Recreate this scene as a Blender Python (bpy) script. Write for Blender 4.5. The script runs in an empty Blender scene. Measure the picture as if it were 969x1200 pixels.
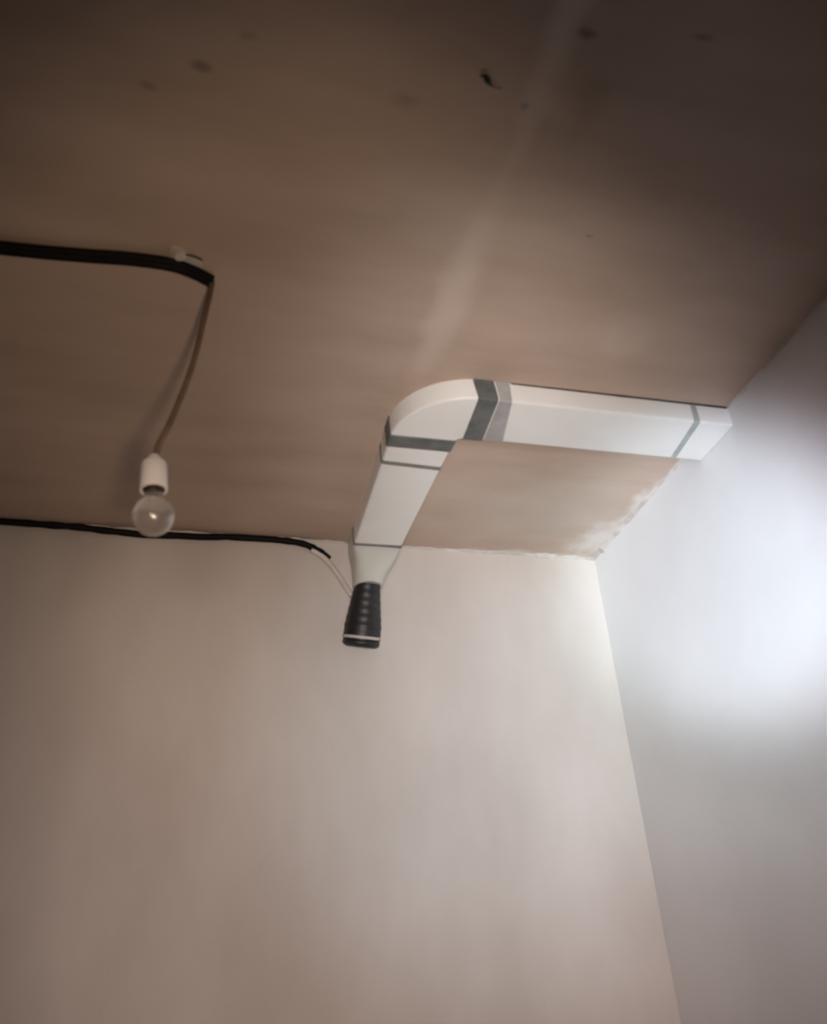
import bpy, bmesh, math, random
from mathutils import Vector, Matrix, noise

random.seed(7)
scene = bpy.context.scene
C = scene.collection

# ---------------------------------------------------------------- camera
S = 1.2            # metres per unit of the measured layout (eye to ceiling)
EYE = 1.5          # height of the phone above the floor
def W(x, y, z):
    return Vector((x * S, y * S, EYE + z * S))

cam_data = bpy.data.cameras.new('camera')
cam = bpy.data.objects.new('camera', cam_data)
C.objects.link(cam)
right = Vector((0.96384043, -0.25691831, -0.07074322))
up = Vector((-0.07085309, -0.5029925, 0.86138167))
fwd = Vector((0.25688803, 0.82522211, 0.50300797))
m = Matrix.Identity(4)
for i in range(3):
    m[i][0], m[i][1], m[i][2] = right[i], up[i], -fwd[i]
m[0][3], m[1][3], m[2][3] = 0, 0, EYE
cam.matrix_world = m
cam_data.sensor_fit = 'VERTICAL'
cam_data.sensor_height = 36.0
cam_data.lens = 1128.88 / 1200 * 36.0
cam_data.clip_start = 0.02
cam_data.dof.use_dof = True          # the phone missed its focus: everything is slightly soft
cam_data.dof.focus_distance = 6.0
cam_data.dof.aperture_fstop = 5.0
scene.camera = cam

# ---------------------------------------------------------------- light
scene.view_settings.view_transform = 'Standard'
scene.view_settings.look = 'None'
scene.view_settings.gamma = 1
scene.view_settings.exposure = 0.0

world = bpy.data.worlds.new('world')
scene.world = world
world.use_nodes = True
world.node_tree.nodes['Background'].inputs['Color'].default_value = (1.0, 0.88, 0.76, 1)
world.node_tree.nodes['Background'].inputs['Strength'].default_value = 0.05

def aim(o, target):
    o.rotation_euler = (Vector(target) - o.location).to_track_quat('-Z', 'Y').to_euler()

def spot(name, loc, target, power, color, angle, blend, radius):
    d = bpy.data.lights.new(name, 'SPOT')
    d.energy = power; d.color = color
    d.spot_size = math.radians(angle); d.spot_blend = blend
    d.shadow_soft_size = radius
    o = bpy.data.objects.new(name, d); C.objects.link(o)
    o.location = loc; aim(o, target)
    return o

def bulb_light(name, loc, power, color, radius):
    d = bpy.data.lights.new(name, 'POINT')
    d.energy = power; d.color = color; d.shadow_soft_size = radius
    o = bpy.data.objects.new(name, d); C.objects.link(o)
    o.location = loc
    return o

# added fill spots, unseen behind and beside the viewer; no lamps of the room
spot('added_fill_corner', (-0.3, -1.0, 1.2), (1.18, 1.9, 2.1), 116.8, (1.000, 0.903, 0.933), 30, 0.9, 0.2)
spot('added_fill_high', (0.0, -1.0, 1.2), (0.9, 2.15, 2.25), 151.4, (0.579, 0.849, 1.000), 26, 1, 0.2)
spot('added_fill_wide', (-0.3, -1.0, 1.2), (0.5, 2.15, 1.9), 155.8, (1.000, 0.803, 0.692), 40, 1, 0.25)
spot('added_beam', (-0.2, -0.2, 1.3), (1.18, 1.65, 2.40), 216.9, (0.681, 0.963, 1.000), 18, 0.7, 0.08)
spot('added_beam_near', (-0.2, -0.2, 1.3), (1.18, 1.55, 2.36), 130.3, (0.927, 0.722, 1.000), 18, 0.7, 0.08)
spot('added_spill', (-0.2, -0.2, 1.3), (1.18, 1.85, 2.3), 54.2, (0.738, 0.981, 1.000), 26, 1, 0.08)
spot('added_fill_left', (0.1, -0.1, 1.35), (0.2, 1.3, 2.4), 32.0, (1.000, 0.750, 0.512), 50, 1, 0.05)
spot('added_fill_duct', (0.3, -0.4, 1.2), (0.75, 1.5, 2.65), 68.9, (1.000, 0.874, 0.755), 22, 1, 0.12)
spot('added_fill_elbow', (0.2, -0.4, 1.3), (0.5, 1.35, 2.62), 64.5, (0.907, 0.953, 1.000), 20, 1, 0.12)

# ---------------------------------------------------------------- helpers
def srgb(r, g, b):
    f = lambda c: (c / 255 / 12.92) if c / 255 <= 0.04045 else ((c / 255 + 0.055) / 1.055) ** 2.4
    return (f(r), f(g), f(b), 1)

def new_mat(name, color, rough=0.6, spec=0.5):
    mt = bpy.data.materials.new(name); mt.use_nodes = True
    b = mt.node_tree.nodes['Principled BSDF']
    b.inputs['Base Color'].default_value = color
    b.inputs['Roughness'].default_value = rough
    b.inputs['Specular IOR Level'].default_value = spec
    return mt

def mottled(name, col_a, col_b, scale=6.0, rough=0.6, bump=0.0, bump_scale=60, stretch=(1, 1, 1), spec=0.4):
    """principled material whose colour wanders between two tones"""
    mt = new_mat(name, col_a, rough, spec)
    nt = mt.node_tree; N = nt.nodes; Lk = nt.links
    b = N['Principled BSDF']
    tc = N.new('ShaderNodeTexCoord')
    mp = N.new('ShaderNodeMapping'); mp.inputs['Scale'].default_value = stretch
    Lk.new(tc.outputs['Object'], mp.inputs['Vector'])
    n = N.new('ShaderNodeTexNoise'); n.inputs['Scale'].default_value = scale; n.inputs['Detail'].default_value = 5
    Lk.new(mp.outputs['Vector'], n.inputs['Vector'])
    r = N.new('ShaderNodeValToRGB')
    r.color_ramp.elements[0].position = 0.34; r.color_ramp.elements[0].color = col_a
    r.color_ramp.elements[1].position = 0.68; r.color_ramp.elements[1].color = col_b
    Lk.new(n.outputs['Fac'], r.inputs['Fac'])
    Lk.new(r.outputs['Color'], b.inputs['Base Color'])
    if bump:
        n2 = N.new('ShaderNodeTexNoise'); n2.inputs['Scale'].default_value = bump_scale; n2.inputs['Detail'].default_value = 4
        Lk.new(mp.outputs['Vector'], n2.inputs['Vector'])
        bp = N.new('ShaderNodeBump'); bp.inputs['Strength'].default_value = bump; bp.inputs['Distance'].default_value = 0.004
        Lk.new(n2.outputs['Fac'], bp.inputs['Height'])
        Lk.new(bp.outputs['Normal'], b.inputs['Normal'])
    return mt

def add_patches(mt, patches):
    """smudges, stains, filler and painted light with a shape of their own: (centre, radii, rotation about z, colour, strength, wobble)"""
    nt = mt.node_tree; N = nt.nodes; Lk = nt.links
    b = N['Principled BSDF']
    src = b.inputs['Base Color'].links[0].from_socket
    tc = N.new('ShaderNodeTexCoord')
    wob = N.new('ShaderNodeTexNoise'); wob.inputs['Scale'].default_value = 14; wob.inputs['Detail'].default_value = 4
    Lk.new(tc.outputs['Object'], wob.inputs['Vector'])
    ws = N.new('ShaderNodeVectorMath'); ws.operation = 'SUBTRACT'; ws.inputs[1].default_value = (0.5, 0.5, 0.5)
    Lk.new(wob.outputs['Color'], ws.inputs[0])
    for cen, rad, rot, col, strength, amt in patches:
        sc = N.new('ShaderNodeVectorMath'); sc.operation = 'SCALE'; sc.inputs['Scale'].default_value = amt
        Lk.new(ws.outputs['Vector'], sc.inputs[0])
        ad = N.new('ShaderNodeVectorMath'); ad.operation = 'ADD'
        Lk.new(tc.outputs['Object'], ad.inputs[0]); Lk.new(sc.outputs['Vector'], ad.inputs[1])
        mp = N.new('ShaderNodeMapping'); mp.vector_type = 'TEXTURE'
        mp.inputs['Location'].default_value = cen
        mp.inputs['Rotation'].default_value = (0, 0, rot)
        mp.inputs['Scale'].default_value = rad
        Lk.new(ad.outputs['Vector'], mp.inputs['Vector'])
        ln = N.new('ShaderNodeVectorMath'); ln.operation = 'LENGTH'
        Lk.new(mp.outputs['Vector'], ln.inputs[0])
        mr = N.new('ShaderNodeMapRange'); mr.interpolation_type = 'SMOOTHSTEP'
        mr.inputs['From Min'].default_value = 1.0; mr.inputs['From Max'].default_value = 0.15
        mr.inputs['To Min'].default_value = 0.0; mr.inputs['To Max'].default_value = strength
        Lk.new(ln.outputs['Value'], mr.inputs['Value'])
        mx = N.new('ShaderNodeMix'); mx.data_type = 'RGBA'
        Lk.new(mr.outputs['Result'], mx.inputs['Factor'])
        Lk.new(src, mx.inputs['A']); mx.inputs['B'].default_value = col
        src = mx.outputs['Result']
    Lk.new(src, b.inputs['Base Color'])

def obj(name, bm, mat, parent=None, smooth=True):
    me = bpy.data.meshes.new(name)
    bmesh.ops.recalc_face_normals(bm, faces=bm.faces)
    bm.to_mesh(me); bm.free()
    if smooth:
        for p in me.polygons: p.use_smooth = True
    me.materials.append(mat)
    o = bpy.data.objects.new(name, me); C.objects.link(o)
    if parent:
        o.parent = parent
        o.matrix_parent_inverse = Matrix.Translation(-parent.location)
    return o

def smooth_by_angle(o, deg=35):
    me = o.data
    bm = bmesh.new(); bm.from_mesh(me)
    lim = math.radians(deg)
    for e in bm.edges:
        if len(e.link_faces) == 2 and e.calc_face_angle(0) > lim: e.smooth = False
    bm.to_mesh(me); bm.free()

def thing(name, label, cat, loc, group=None):
    o = bpy.data.objects.new(name, None); C.objects.link(o)
    o.empty_display_size = 0.03
    o.location = loc; o['label'] = label; o['category'] = cat
    if group: o['group'] = group
    return o

def tag(o, label, cat, group=None):
    o['label'] = label; o['category'] = cat
    if group: o['group'] = group
    return o

def structure(o):
    o['kind'] = 'structure'
    return o

def loft(bm, rings, caps=True, closed=True):
    vs = [[bm.verts.new(p) for p in r] for r in rings]
    n = len(vs[0])
    for a, b in zip(vs, vs[1:]):
        for i in range(n if closed else n - 1):
            j = (i + 1) % n
            bm.faces.new((a[i], a[j], b[j], b[i]))
    if caps and closed:
        bm.faces.new(vs[0]); bm.faces.new(list(reversed(vs[-1])))
    return vs

def catmull(pts, per=8):
    pts = [Vector(p) for p in pts]
    P = [2 * pts[0] - pts[1]] + pts + [2 * pts[-1] - pts[-2]]
    out = []
    for i in range(1, len(P) - 2):
        p0, p1, p2, p3 = P[i - 1:i + 3]
        for k in range(per):
            t = k / per
            out.append(0.5 * ((2 * p1) + (p2 - p0) * t + (2 * p0 - 5 * p1 + 4 * p2 - p3) * t * t + (3 * p1 - p0 - 3 * p2 + p3) * t ** 3))
    out.append(pts[-1])
    return out

def tube(bm, path, rad, seg=12, caps=True, flat=1.0, upv=(0, 0, 1)):
    """tube along a path; rad is a number or f(t); flat squeezes it along upv"""
    rings = []
    n = len(path)
    for i, p in enumerate(path):
        t = (path[min(i + 1, n - 1)] - path[max(i - 1, 0)]).normalized()
        u = Vector(upv); u = u - t * u.dot(t)
        if u.length < 1e-4: u = Vector((1, 0, 0)) - t * t.x
        u.normalize(); s = t.cross(u)
        r = rad(i / (n - 1)) if callable(rad) else rad
        rings.append([p + s * (math.cos(a) * r) + u * (math.sin(a) * r * flat) for a in [2 * math.pi * k / seg for k in range(seg)]])
    loft(bm, rings, caps)

def lathe(bm, base, axis, prof, seg=32, ref=(1, 0, 0)):
    """prof: list of (distance along axis, radius)"""
    axis = Vector(axis).normalized()
    s = Vector(ref) - axis * Vector(ref).dot(axis); s.normalize(); t = axis.cross(s)
    rings = [[Vector(base) + axis * d + (s * math.cos(a) + t * math.sin(a)) * max(r, 1e-4) for a in [2 * math.pi * k / seg for k in range(seg)]] for d, r in prof]
    loft(bm, rings)

def box(bm, lo, hi):
    r = lambda z: [Vector((lo[0], lo[1], z)), Vector((hi[0], lo[1], z)), Vector((hi[0], hi[1], z)), Vector((lo[0], hi[1], z))]
    loft(bm, [r(lo[2]), r(hi[2])])

# ---------------------------------------------------------------- materials
M = {}
M['ceiling'] = mottled('bare_ceiling_plaster', (0.46, 0.348, 0.280, 1), (0.545, 0.42, 0.345, 1), 2.6, 0.85, 0.30, 22, (1.0, 3.2, 1), 0.2)
M['wall'] = mottled('rough_wall_plaster', (0.56, 0.495, 0.450, 1), (0.67, 0.605, 0.565, 1), 2.2, 0.82, 0.25, 26, (1.6, 1, 0.8), 0.2)
M['wall_pale'] = mottled('pale_wall_plaster', (0.68, 0.655, 0.645, 1), (0.76, 0.735, 0.73, 1), 2.0, 0.85, 0.2, 24, (1, 1, 1), 0.2)
M['floor'] = mottled('bare_screed', (0.22, 0.19, 0.165, 1), (0.32, 0.28, 0.25, 1), 4, 0.9, 0.3, 40)
M['filler'] = mottled('joint_filler', (0.50, 0.44, 0.40, 1), (0.68, 0.63, 0.59, 1), 18, 0.9, 0.4, 90, (1, 1, 1), 0.2)
M['duct'] = mottled('white_plastic', (0.80, 0.775, 0.755, 1), (0.86, 0.84, 0.82, 1), 5, 0.38, 0, 60)
M['adapter'] = mottled('off_white_plastic', (0.56, 0.55, 0.50, 1), (0.64, 0.62, 0.57, 1), 9, 0.42, 0, 60)
M['tape'] = mottled('dark_grey_tape', (0.095, 0.102, 0.10, 1), (0.15, 0.155, 0.152, 1), 30, 0.5, 0.1, 120)
M['tape_pale'] = mottled('pale_grey_tape', (0.34, 0.33, 0.33, 1), (0.45, 0.43, 0.43, 1), 30, 0.5, 0.1, 120)
M['seam'] = mottled('grey_seal', (0.17, 0.16, 0.155, 1), (0.24, 0.23, 0.22, 1), 30, 0.6, 0, 60)
M['seam_green'] = mottled('grey_green_seal', (0.34, 0.37, 0.35, 1), (0.46, 0.48, 0.46, 1), 30, 0.6, 0, 60)
M['rubber'] = mottled('black_rubber', (0.008, 0.007, 0.007, 1), (0.022, 0.020, 0.020, 1), 12, 0.48, 0.05, 90, (1, 1, 1), 0.5)
M['cable'] = mottled('black_cable_sheath', (0.003, 0.003, 0.004, 1), (0.007, 0.006, 0.006, 1), 25, 0.6, 0.1, 120, (1, 1, 1), 0.15)
M['cord'] = mottled('brown_flex', (0.14, 0.092, 0.060, 1), (0.20, 0.130, 0.088, 1), 30, 0.6, 0, 60)
M['white_wire'] = mottled('pale_wire_sheath', (0.58, 0.50, 0.45, 1), (0.68, 0.61, 0.56, 1), 20, 0.5, 0, 60)
M['clip'] = mottled('pale_plastic_clip', (0.50, 0.44, 0.40, 1), (0.62, 0.56, 0.52, 1), 40, 0.5, 0, 60)
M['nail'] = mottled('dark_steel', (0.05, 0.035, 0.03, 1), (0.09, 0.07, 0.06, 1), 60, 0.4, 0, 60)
M['socket'] = mottled('white_socket', (0.86, 0.82, 0.79, 1), (0.92, 0.88, 0.85, 1), 20, 0.35, 0, 60)
M['socket_dark'] = mottled('dark_socket_inside', (0.02, 0.012, 0.010, 1), (0.04, 0.025, 0.02, 1), 40, 0.6, 0, 60)
M['brass'] = mottled('dull_brass', (0.035, 0.022, 0.016, 1), (0.06, 0.04, 0.03, 1), 40, 0.4, 0, 60)
M['scrap'] = mottled('dark_green_plastic', (0.006, 0.016, 0.010, 1), (0.012, 0.030, 0.018, 1), 60, 0.5, 0, 60)
gl = new_mat('cloudy_glass', (0.92, 0.90, 0.88, 1), 0.28, 0.8)
gb = gl.node_tree.nodes['Principled BSDF']
gb.inputs['Transmission Weight'].default_value = 0.92
gb.inputs['IOR'].default_value = 1.16
gb.inputs['Coat Weight'].default_value = 1.0
gb.inputs['Coat IOR'].default_value = 1.9
gb.inputs['Coat Roughness'].default_value = 0.10
M['glass'] = gl

def cp(x, y): return (x * S, y * S, 0)     # ceiling coordinates (object origin at world x, y = 0)
dark = (0.20, 0.135, 0.100, 1); pale = (0.70, 0.58, 0.50, 1)
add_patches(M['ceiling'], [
    (cp(0.405, 0.50), (0.042, 0.42, 9), 0.0, pale, 0.80, 0.05),
    (cp(0.405, 1.02), (0.052, 0.36, 9), 0.0, pale, 0.62, 0.05),
    (cp(0.012, 0.71), (0.024, 0.012, 9), 0.1, dark, 0.75, 0.02),
    (cp(-0.043, 0.744), (0.020, 0.014, 9), 0.2, dark, 0.45, 0.02),
    (cp(0.434, 0.578), (0.022, 0.012, 9), 0.0, dark, 0.75, 0.02),
    (cp(0.565, 0.55), (0.030, 0.010, 9), 0.0, dark, 0.55, 0.03),
    (cp(0.25, 0.70), (0.035, 0.022, 9), 0.0, dark, 0.30, 0.03),
    (cp(0.06, 0.66), (0.020, 0.012, 9), 0.0, dark, 0.30, 0.02),
    (cp(0.56, 0.86), (0.012, 0.005, 9), 0.0, dark, 0.55, 0.01),
    (cp(0.395, 0.681), (0.011, 0.010, 9), 0.0, (0.22, 0.24, 0.34, 1), 0.75, 0.01),
    (cp(0.70, 1.06), (0.10, 0.08, 9), 0.3, pale, 0.40, 0.08),
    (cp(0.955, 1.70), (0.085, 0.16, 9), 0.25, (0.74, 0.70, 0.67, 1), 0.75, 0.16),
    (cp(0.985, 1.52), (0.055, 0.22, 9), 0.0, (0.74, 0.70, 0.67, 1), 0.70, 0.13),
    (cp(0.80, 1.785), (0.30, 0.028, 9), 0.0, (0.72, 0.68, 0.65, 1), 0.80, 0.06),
    (cp(0.75, 1.60), (0.40, 0.30, 9), 0.0, (0.58, 0.52, 0.47, 1), 0.45, 0.20),  # cool bounce light in the corner, painted into the ceiling colour
    (cp(0.47, 0.66), (0.05, 0.09, 9), 0.0, dark, 0.25, 0.06),
])

# ---------------------------------------------------------------- the room
XL, XR, YB, YF, ZC = -1.75, 0.985 * S, 1.79 * S, -1.7, EYE + S
def slab(name, lo, hi, mat):
    bm = bmesh.new(); box(bm, lo, hi)
    return structure(obj(name, bm, mat, smooth=False))

slab('floor', (XL - .15, YF - .15, -0.12), (XR + .15, YB + .15, 0), M['floor'])
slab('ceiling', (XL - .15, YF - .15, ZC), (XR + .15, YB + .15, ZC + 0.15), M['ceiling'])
slab('wall_back', (XL - .15, YB, 0), (XR + .15, YB + .15, ZC), M['wall'])
slab('wall_right', (XR, YF - .15, 0), (XR + .15, YB, ZC), M['wall_pale'])
slab('wall_left', (XL - .15, YF - .15, 0), (XL, YB, ZC), M['wall'])

# wall behind the viewer with an open doorway
bm = bmesh.new()
dx0, dx1, dh = -1.25, -0.40, 2.05
box(bm, (XL, YF - .15, 0), (dx0, YF, ZC)); box(bm, (dx1, YF - .15, 0), (XR, YF, ZC)); box(bm, (dx0, YF - .15, dh), (dx1, YF, ZC))
structure(obj('wall_front', bm, M['wall'], smooth=False))

# uneven plaster along the joints of ceiling and walls
def fillet(name, p0, p1, out_wall, out_ceil, wmin, wmax, mat, n=160, seed=0, peak=None):
    bm = bmesh.new(); rings = []
    p0, p1 = Vector(p0), Vector(p1); ow, oc = Vector(out_wall), Vector(out_ceil)
    for i in range(n + 1):
        t = i / n; p = p0.lerp(p1, t)
        q = p * 17 + Vector((seed, 0, 0))
        a = 0.5 + 0.5 * noise.noise(q); b = 0.5 + 0.5 * noise.noise(q * 2.3 + Vector((5, 3, 1)))
        k = peak(t) if peak else 1.0
        wd = wmin + (wmax - wmin) * a * b * 2 * k      # down the wall
        wc = wmin + (wmax - wmin) * b * 1.6 * k + 0.006 * k * max(0, noise.noise(q * 6)) # along the ceiling
        mid = p + ow * wd * 0.36 + oc * wc * 0.36
        rings.append([p - ow * .004 - oc * .004, p + ow * wd - oc * .004, p + ow * wd + oc * .0008, mid, p + oc * wc + ow * .0008, p + oc * wc - ow * .004])
    loft(bm, rings)
    return structure(obj(name, bm, mat))

fillet('trim_1', (0.51 * S, YB, ZC), (XR, YB, ZC), (0, 0, -1), (0, -1, 0), 0.002, 0.013, M['filler'], 260, 3, lambda t: 0.25 + 0.75 * t)
fillet('trim_2', (XR, YB, ZC), (XR, 0.75 * S, ZC), (0, 0, -1), (-1, 0, 0), 0.002, 0.013, M['filler'], 320, 11, lambda t: max(0.25, 1 - 1.3 * t))
fillet('trim_3', (XL, YB, ZC), (0.40 * S, YB, ZC), (0, 0, -1), (0, -1, 0), 0.001, 0.009, M['wall'], 200, 23)

# ---------------------------------------------------------------- ventilation duct
KB = 0.961                     # level of the duct's underside
def section(a, b, top=1.0, bot=KB, r=0.0045, grow=0.0, seg=4):
    """a, b: (x, y) of the two sides on plan (layout units). Returns a ring of points, lower corners rounded"""
    a = Vector((a[0], a[1])); b = Vector((b[0], b[1])); d = (b - a).normalized()
    a = a - d * grow; b = b + d * grow; bot = bot - grow
    ring = [W(a.x, a.y, top)]
    for k in range(seg + 1):
        th = math.pi / 2 * k / seg
        q = a + d * (r - r * math.cos(th)); ring.append(W(q.x, q.y, bot + r - r * math.sin(th)))
    for k in range(seg + 1):
        th = math.pi / 2 * (1 - k / seg)
        q = b - d * (r - r * math.cos(th)); ring.append(W(q.x, q.y, bot + r - r * math.sin(th)))
    ring.append(W(b.x, b.y, top))
    return ring

duct = thing('ventilation_duct', 'white rectangular ventilation duct with grey tape bands turning a corner under the ceiling', 'duct', W(0.445, 1.258, 1.0))
YN, YFa = 1.199, 1.316         # near and far side of the run along the ceiling
PX, PY, R0, R1 = 0.512, 1.328, 0.012, 0.129

bm = bmesh.new()
loft(bm, [section((x, YN), (x, YFa)) for x in (PX, 0.62, 0.75, 0.88, 0.984)])
o = obj('duct_run', bm, M['duct'], duct); smooth_by_angle(o, 40)

bm = bmesh.new(); rings = []
for k in range(25):
    th = math.radians(90 * k / 24)
    dx, dy = -math.sin(th), -math.cos(th)
    rings.append(section((PX + dx * R1, PY + dy * R1), (PX + dx * R0, PY + dy * R0), grow=0.0012))
loft(bm, rings)
o = obj('elbow', bm, M['duct'], duct); smooth_by_angle(o, 40)

LX0, LX1, LE0, LE1, LY = 0.383, 0.500, 0.401, 0.503, 1.722
def leg(y):
    t = (y - PY) / (LY - PY)
    return (LX0 + (LE0 - LX0) * t, y), (LX1 + (LE1 - LX1) * t, y)
bm = bmesh.new()
loft(bm, [section(*leg(y)) for y in (PY, 1.43, 1.53, 1.63, LY)])
o = obj('duct_leg', bm, M['duct'], duct); smooth_by_angle(o, 40)

def band_run(name, s0, s1, f0, f1, e0, e1, mat, grow=0.0022):
    """tape round the run: x range at the ceiling (near side), at the near lower edge, and at the far lower edge"""
    bm = bmesh.new(); rings = []
    seg = 4
    for t in (0, 0.06, 0.94, 1):
        g = 0.0004 if t in (0, 1) else grow
        ring = []
        base = section((0, YN), (0, YFa), grow=g)
        zs = [0.0] + [1.0] * (seg + 1)
        n = len(base)
        for i, p in enumerate(base):
            if i == 0: x = s0 + (s1 - s0) * t
            elif i == n - 1: x = e0 + (e1 - e0) * t
            else:
                u = ((p.y / S) - YN) / (YFa - YN)
                x = (f0 + (e0 - f0) * u) + ((f1 + (e1 - f1) * u) - (f0 + (e0 - f0) * u)) * t
            ring.append(Vector((x * S, p.y, p.z)))
        rings.append(ring)
    loft(bm, rings)
    o = obj(name, bm, mat, duct); smooth_by_angle(o, 30)
    return o
o = band_run('tape_band', 0.496, 0.534, 0.501, 0.538, 0.510, 0.548, M['tape']); o['label'] = 'wide dark grey tape band'
o = band_run('tape_band', 0.536, 0.562, 0.540, 0.562, 0.550, 0.586, M['tape_pale'], 0.0014); o['label'] = 'blurred pale grey tape band'
o = band_run('joint_line', 0.906, 0.917, 0.906, 0.918, 0.920, 0.931, M['seam_green'], 0.0012)

def band_leg(name, y0, y1, mat, grow=0.0022, slant=0.0):
    bm = bmesh.new(); rings = []
    for y, g in ((y0, 0.0004), (y0 + (y1 - y0) * .06, grow), (y1 - (y1 - y0) * .06, grow), (y1, 0.0004)):
        a, b = leg(y)
        rings.append(section((a[0], a[1]), (b[0], b[1] + slant), grow=g))
    loft(bm, rings)
    o = obj(name, bm, mat, duct); smooth_by_angle(o, 30)
    return o
o = band_leg('tape_band', 1.322, 1.359, M['tape'], 0.0028); o['label'] = 'dark grey tape band below the elbow'
band_leg('joint_line', 1.405, 1.416, M['seam'], 0.0012, 0.006)
band_leg('joint_line', 1.716, 1.727, M['seam'], 0.0014)

# thin dark strip added as the contact shade where the run meets the ceiling
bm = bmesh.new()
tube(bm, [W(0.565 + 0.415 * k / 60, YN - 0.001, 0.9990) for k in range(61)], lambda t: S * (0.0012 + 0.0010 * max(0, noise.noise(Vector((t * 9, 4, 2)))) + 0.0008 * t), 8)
o = obj('contact_shade_strip', bm, M['nail'], duct); o['label'] = 'thin dark strip painted as contact shade along the ceiling'

# tapered adapter that turns the duct downwards in front of the wall
bm = bmesh.new(); rings = []
def round_ring(cx, cy, z, hx, hy, p, n=40):
    """superellipse ring; p = 2 circle, large p = rectangle"""
    out = []
    for k in range(n):
        a = 2 * math.pi * k / n + math.pi / n
        c, s = math.cos(a), math.sin(a)
        out.append(W(cx + hx * math.copysign(abs(c) ** (2 / p), c), cy + hy * math.copysign(abs(s) ** (2 / p), s), z))
    return out
for z, cx, cy, hx, hy, p in ((0.9995, 0.452, 1.756, 0.051, 0.031, 9), (0.962, 0.452, 1.756, 0.051, 0.031, 9), (0.955, 0.4515, 1.755, 0.050, 0.0315, 7),
                             (0.940, 0.4485, 1.750, 0.0460, 0.032, 5.5), (0.920, 0.443, 1.744, 0.0405, 0.0325, 4), (0.895, 0.434, 1.737, 0.0335, 0.0315, 2.6), (0.868, 0.4285, 1.733, 0.0292, 0.0292, 2)):
    rings.append(round_ring(cx, cy, z, hx, hy, p))
loft(bm, rings)
o = obj('adapter', bm, M['adapter'], duct); smooth_by_angle(o, 40); o['label'] = 'tapered off-white adapter'

# black rubber cuff that leads on into the wall
top = W(0.4285, 1.733, 0.876); axis = Vector((-0.008, 0.046, -0.106)); axis_n = axis.normalized()
Lc = axis.length * S
bm = bmesh.new(); prof = [(0.0, 0.0), (0.0, 0.0265 * S)]
for k in range(1, 61):
    t = k / 60
    r = 0.0262 + 0.0115 * min(1, t / 0.75) ** 1.1
    r += 0.0004 * math.sin(t * math.pi * 2 * 7)
    prof.append((t * Lc, r * S))
prof += [(Lc + 0.002, 0.036 * S), (Lc + 0.002, 0.0)]
lathe(bm, top, axis, prof, 40)
cuff = obj('hose_cuff', bm, M['rubber'], duct); smooth_by_angle(cuff, 50); cuff['label'] = 'black rubber hose cuff'
bm = bmesh.new()
lathe(bm, top + axis_n * Lc * 0.925, axis, [(0, 0.034 * S), (0.0005, 0.0392 * S), (0.004, 0.0400 * S), (0.007, 0.0392 * S), (0.0075, 0.034 * S)], 40)
o = obj('clamp_ring', bm, M['clip'], cuff); o['label'] = 'thin pale clamp ring'
bm = bmesh.new()
lathe(bm, top + axis_n * (Lc + 0.001), axis, [(0, 0.0), (0, 0.0375 * S), (0.006, 0.0385 * S), (0.012, 0.036 * S), (0.016, 0.030 * S), (0.016, 0.0)], 40)
obj('end_collar', bm, M['rubber'], cuff)

# ---------------------------------------------------------------- cables
cab = thing('electric_cable', 'thick black twin cable clipped across the ceiling above the hanging bulb', 'cable', W(-0.2, 1.026, 1.0))
def ceil_path(pts, drop):
    return catmull([W(x, y, 1.0 - drop(i)) for i, (x, y) in enumerate(pts)], 10)
main = [(-1.40, 1.060), (-0.9, 1.050), (-0.55, 1.040), (-0.228, 1.030), (-0.12, 1.024), (-0.06, 1.019), (-0.006, 1.019), (0.026, 1.028), (0.053, 1.042)]
for off, r in ((-0.0054, 0.0060), (0.0054, 0.0062)):
    bm = bmesh.new()
    path = ceil_path([(x, y + off) for x, y in main], lambda i: 0.0055)
    for i, p in enumerate(path):
        p.z += 0.0012 * noise.noise(p * 6) - 0.0006
    tube(bm, path, lambda t: r * S, 12)
    obj('strand', bm, M['cable'], cab)

# plastic clip with its nail
cx, cy = 0.004, 1.006
clip = thing('cable_clip', 'small pale plastic clip nailed to the ceiling behind the black twin cable', 'clip', W(cx, cy, 1.0))
bm = bmesh.new()
ring = lambda z, g: [W(cx + 0.010 + u * (0.022 - g), cy + 0.012 + v * (0.0215 - g) + 0.012 * u, z) for u, v in ((-1, -0.8), (-0.8, -1), (0.8, -1), (1, -0.8), (1, 0.8), (0.8, 1), (-0.8, 1), (-1, 0.8))]
loft(bm, [ring(1.0, 0), ring(0.9975, 0), ring(0.9965, 0.0008)])
o = obj('saddle', bm, M['clip'], clip); smooth_by_angle(o, 40)
bm = bmesh.new()
lathe(bm, W(cx + 0.001, cy - 0.007, 1.0), (0, 0, -1), [(0, 0.0), (0, 0.0088 * S), (0.009 * S, 0.0082 * S), (0.0110 * S, 0.006 * S), (0.0110 * S, 0.0)], 20)
o = obj('nail_boss', bm, M['clip'], clip); smooth_by_angle(o, 40)
bm = bmesh.new()
tube(bm, catmull([W(cx + 0.006, cy - 0.008, 0.996), W(cx + 0.020, cy - 0.0055, 0.997), W(cx + 0.032, cy + 0.001, 0.9985)], 6), 0.0016 * S, 8)
obj('nail', bm, M['nail'], clip)

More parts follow.
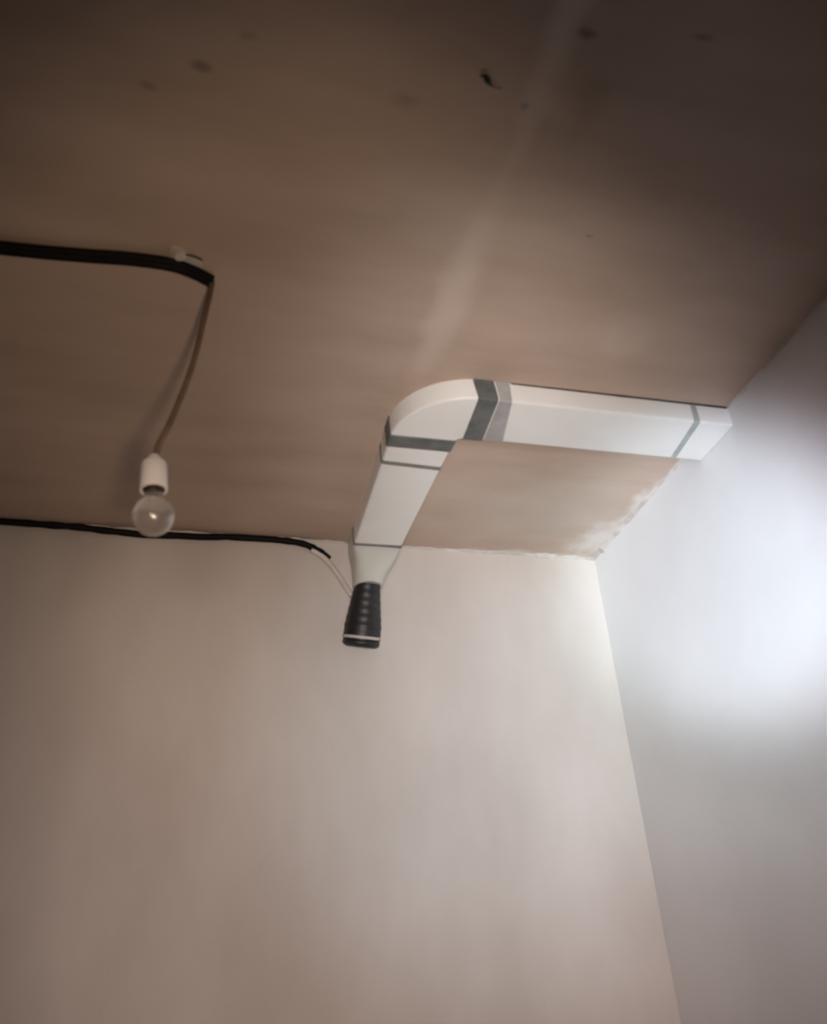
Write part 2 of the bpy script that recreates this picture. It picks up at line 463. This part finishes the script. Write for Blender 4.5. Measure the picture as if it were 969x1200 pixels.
# cable in the corner of ceiling and back wall
low = [(-1.40, 1.783, 0.990), (-0.8, 1.780, 0.993), (-0.45, 1.781, 0.992), (-0.297, 1.778, 0.993), (-0.20, 1.780, 0.996), (-0.12, 1.781, 0.991), (-0.04, 1.782, 0.987), (0.05, 1.783, 0.988),
       (0.15, 1.782, 0.992), (0.245, 1.781, 0.992), (0.300, 1.782, 0.987), (0.335, 1.783, 0.974), (0.362, 1.784, 0.958)]
bm = bmesh.new()
path = catmull([W(*p) for p in low], 12)
for p in path:
    p.z += 0.004 * noise.noise(p * 11)
    p.z = min(p.z, ZC - 0.009); p.y = min(p.y, YB - 0.009)
tube(bm, path, lambda t: (0.0070 + 0.0011 * noise.noise(Vector((t * 40, 2, 1)))) * S * (1 if t < 0.94 else 1 - (t - 0.94) * 6), 12)
tag(obj('corner_cable', bm, M['cable']), 'black cable running along the joint of back wall and ceiling', 'cable')

bm = bmesh.new()
tube(bm, catmull([W(0.322, 1.783, 0.974), W(0.343, 1.783, 0.962), W(0.362, 1.783, 0.942), W(0.380, 1.783, 0.915), W(0.393, 1.781, 0.890), W(0.404, 1.777, 0.868)], 8), 0.0060 * S, 10)
tag(obj('pale_wire', bm, M['white_wire']), 'short pale wire curving down the wall to the black hose cuff', 'wire')

# ---------------------------------------------------------------- hanging bulb
lamp = thing('pendant_lamp', 'bare glass bulb in a white socket hanging from a brown flex', 'lamp', W(0.053, 1.042, 1.0))
bm = bmesh.new()
tube(bm, catmull([W(0.053, 1.042, 0.994), W(0.0505, 1.041, 0.97), W(0.045, 1.040, 0.927), W(0.0317, 1.040, 0.8348), W(0.0108, 1.040, 0.7479), W(-0.0026, 1.040, 0.707), W(-0.0080, 1.040, 0.678)], 8), 0.0042 * S, 10)
obj('flex', bm, M['cord'], lamp)
st = W(-0.0082, 1.040, 0.688); sax = Vector((0.055, 0.0, -1)).normalized()
bm = bmesh.new()
lathe(bm, st, sax, [(0, 0), (0, 0.007), (0.004, 0.010), (0.010, 0.0115), (0.013, 0.0175), (0.017, 0.0195), (0.058, 0.0205), (0.061, 0.0200), (0.061, 0.0165), (0.045, 0.0160), (0.045, 0)], 36)
sk = obj('socket', bm, M['socket'], lamp); smooth_by_angle(sk, 40)
bm = bmesh.new()
lathe(bm, st + sax * 0.0455, sax, [(0, 0), (0, 0.0158), (0.0135, 0.0158), (0.0135, 0.0)], 32)
o = obj('socket_mouth', bm, M['socket_dark'], sk); smooth_by_angle(o, 40); o['label'] = 'dark opening of the socket'
bc = st + sax * 0.104
bm = bmesh.new(); prof = [(-0.043, 0.0), (-0.043, 0.0128), (-0.036, 0.0132)]
for k in range(0, 25):
    a = math.radians(28 + (180 - 28) * k / 24)
    prof.append((-0.030 * math.cos(a), 0.030 * math.sin(a)))
lathe(bm, bc, sax, prof, 40)
bl = obj('bulb', bm, M['glass'], lamp); bl['label'] = 'clouded round glass bulb'
bm = bmesh.new()
lathe(bm, bc - sax * 0.0445, sax, [(0, 0), (0, 0.0134), (0.002, 0.0138), (0.004, 0.0134), (0.006, 0.0138), (0.008, 0.0134), (0.008, 0)], 28)
obj('screw_base', bm, M['brass'], bl)

# ---------------------------------------------------------------- scrap stuck to the ceiling
bm = bmesh.new()
gx, gy = 0.341, 0.658
tube(bm, catmull([W(gx - 0.013, gy - 0.006, 0.9985), W(gx - 0.007, gy - 0.007, 0.9975), W(gx - 0.001, gy - 0.001, 0.997), W(gx + 0.006, gy + 0.0035, 0.998), W(gx + 0.017, gy + 0.005, 0.999)], 8),
     lambda t: S * (0.0006 + 0.0030 * max(0, math.sin(math.pi * min(1, t * 1.25))) ** 1.5), 10, True, 0.7)
tag(obj('plastic_scrap', bm, M['scrap']), 'tiny dark green scrap stuck to the bare ceiling', 'scrap')
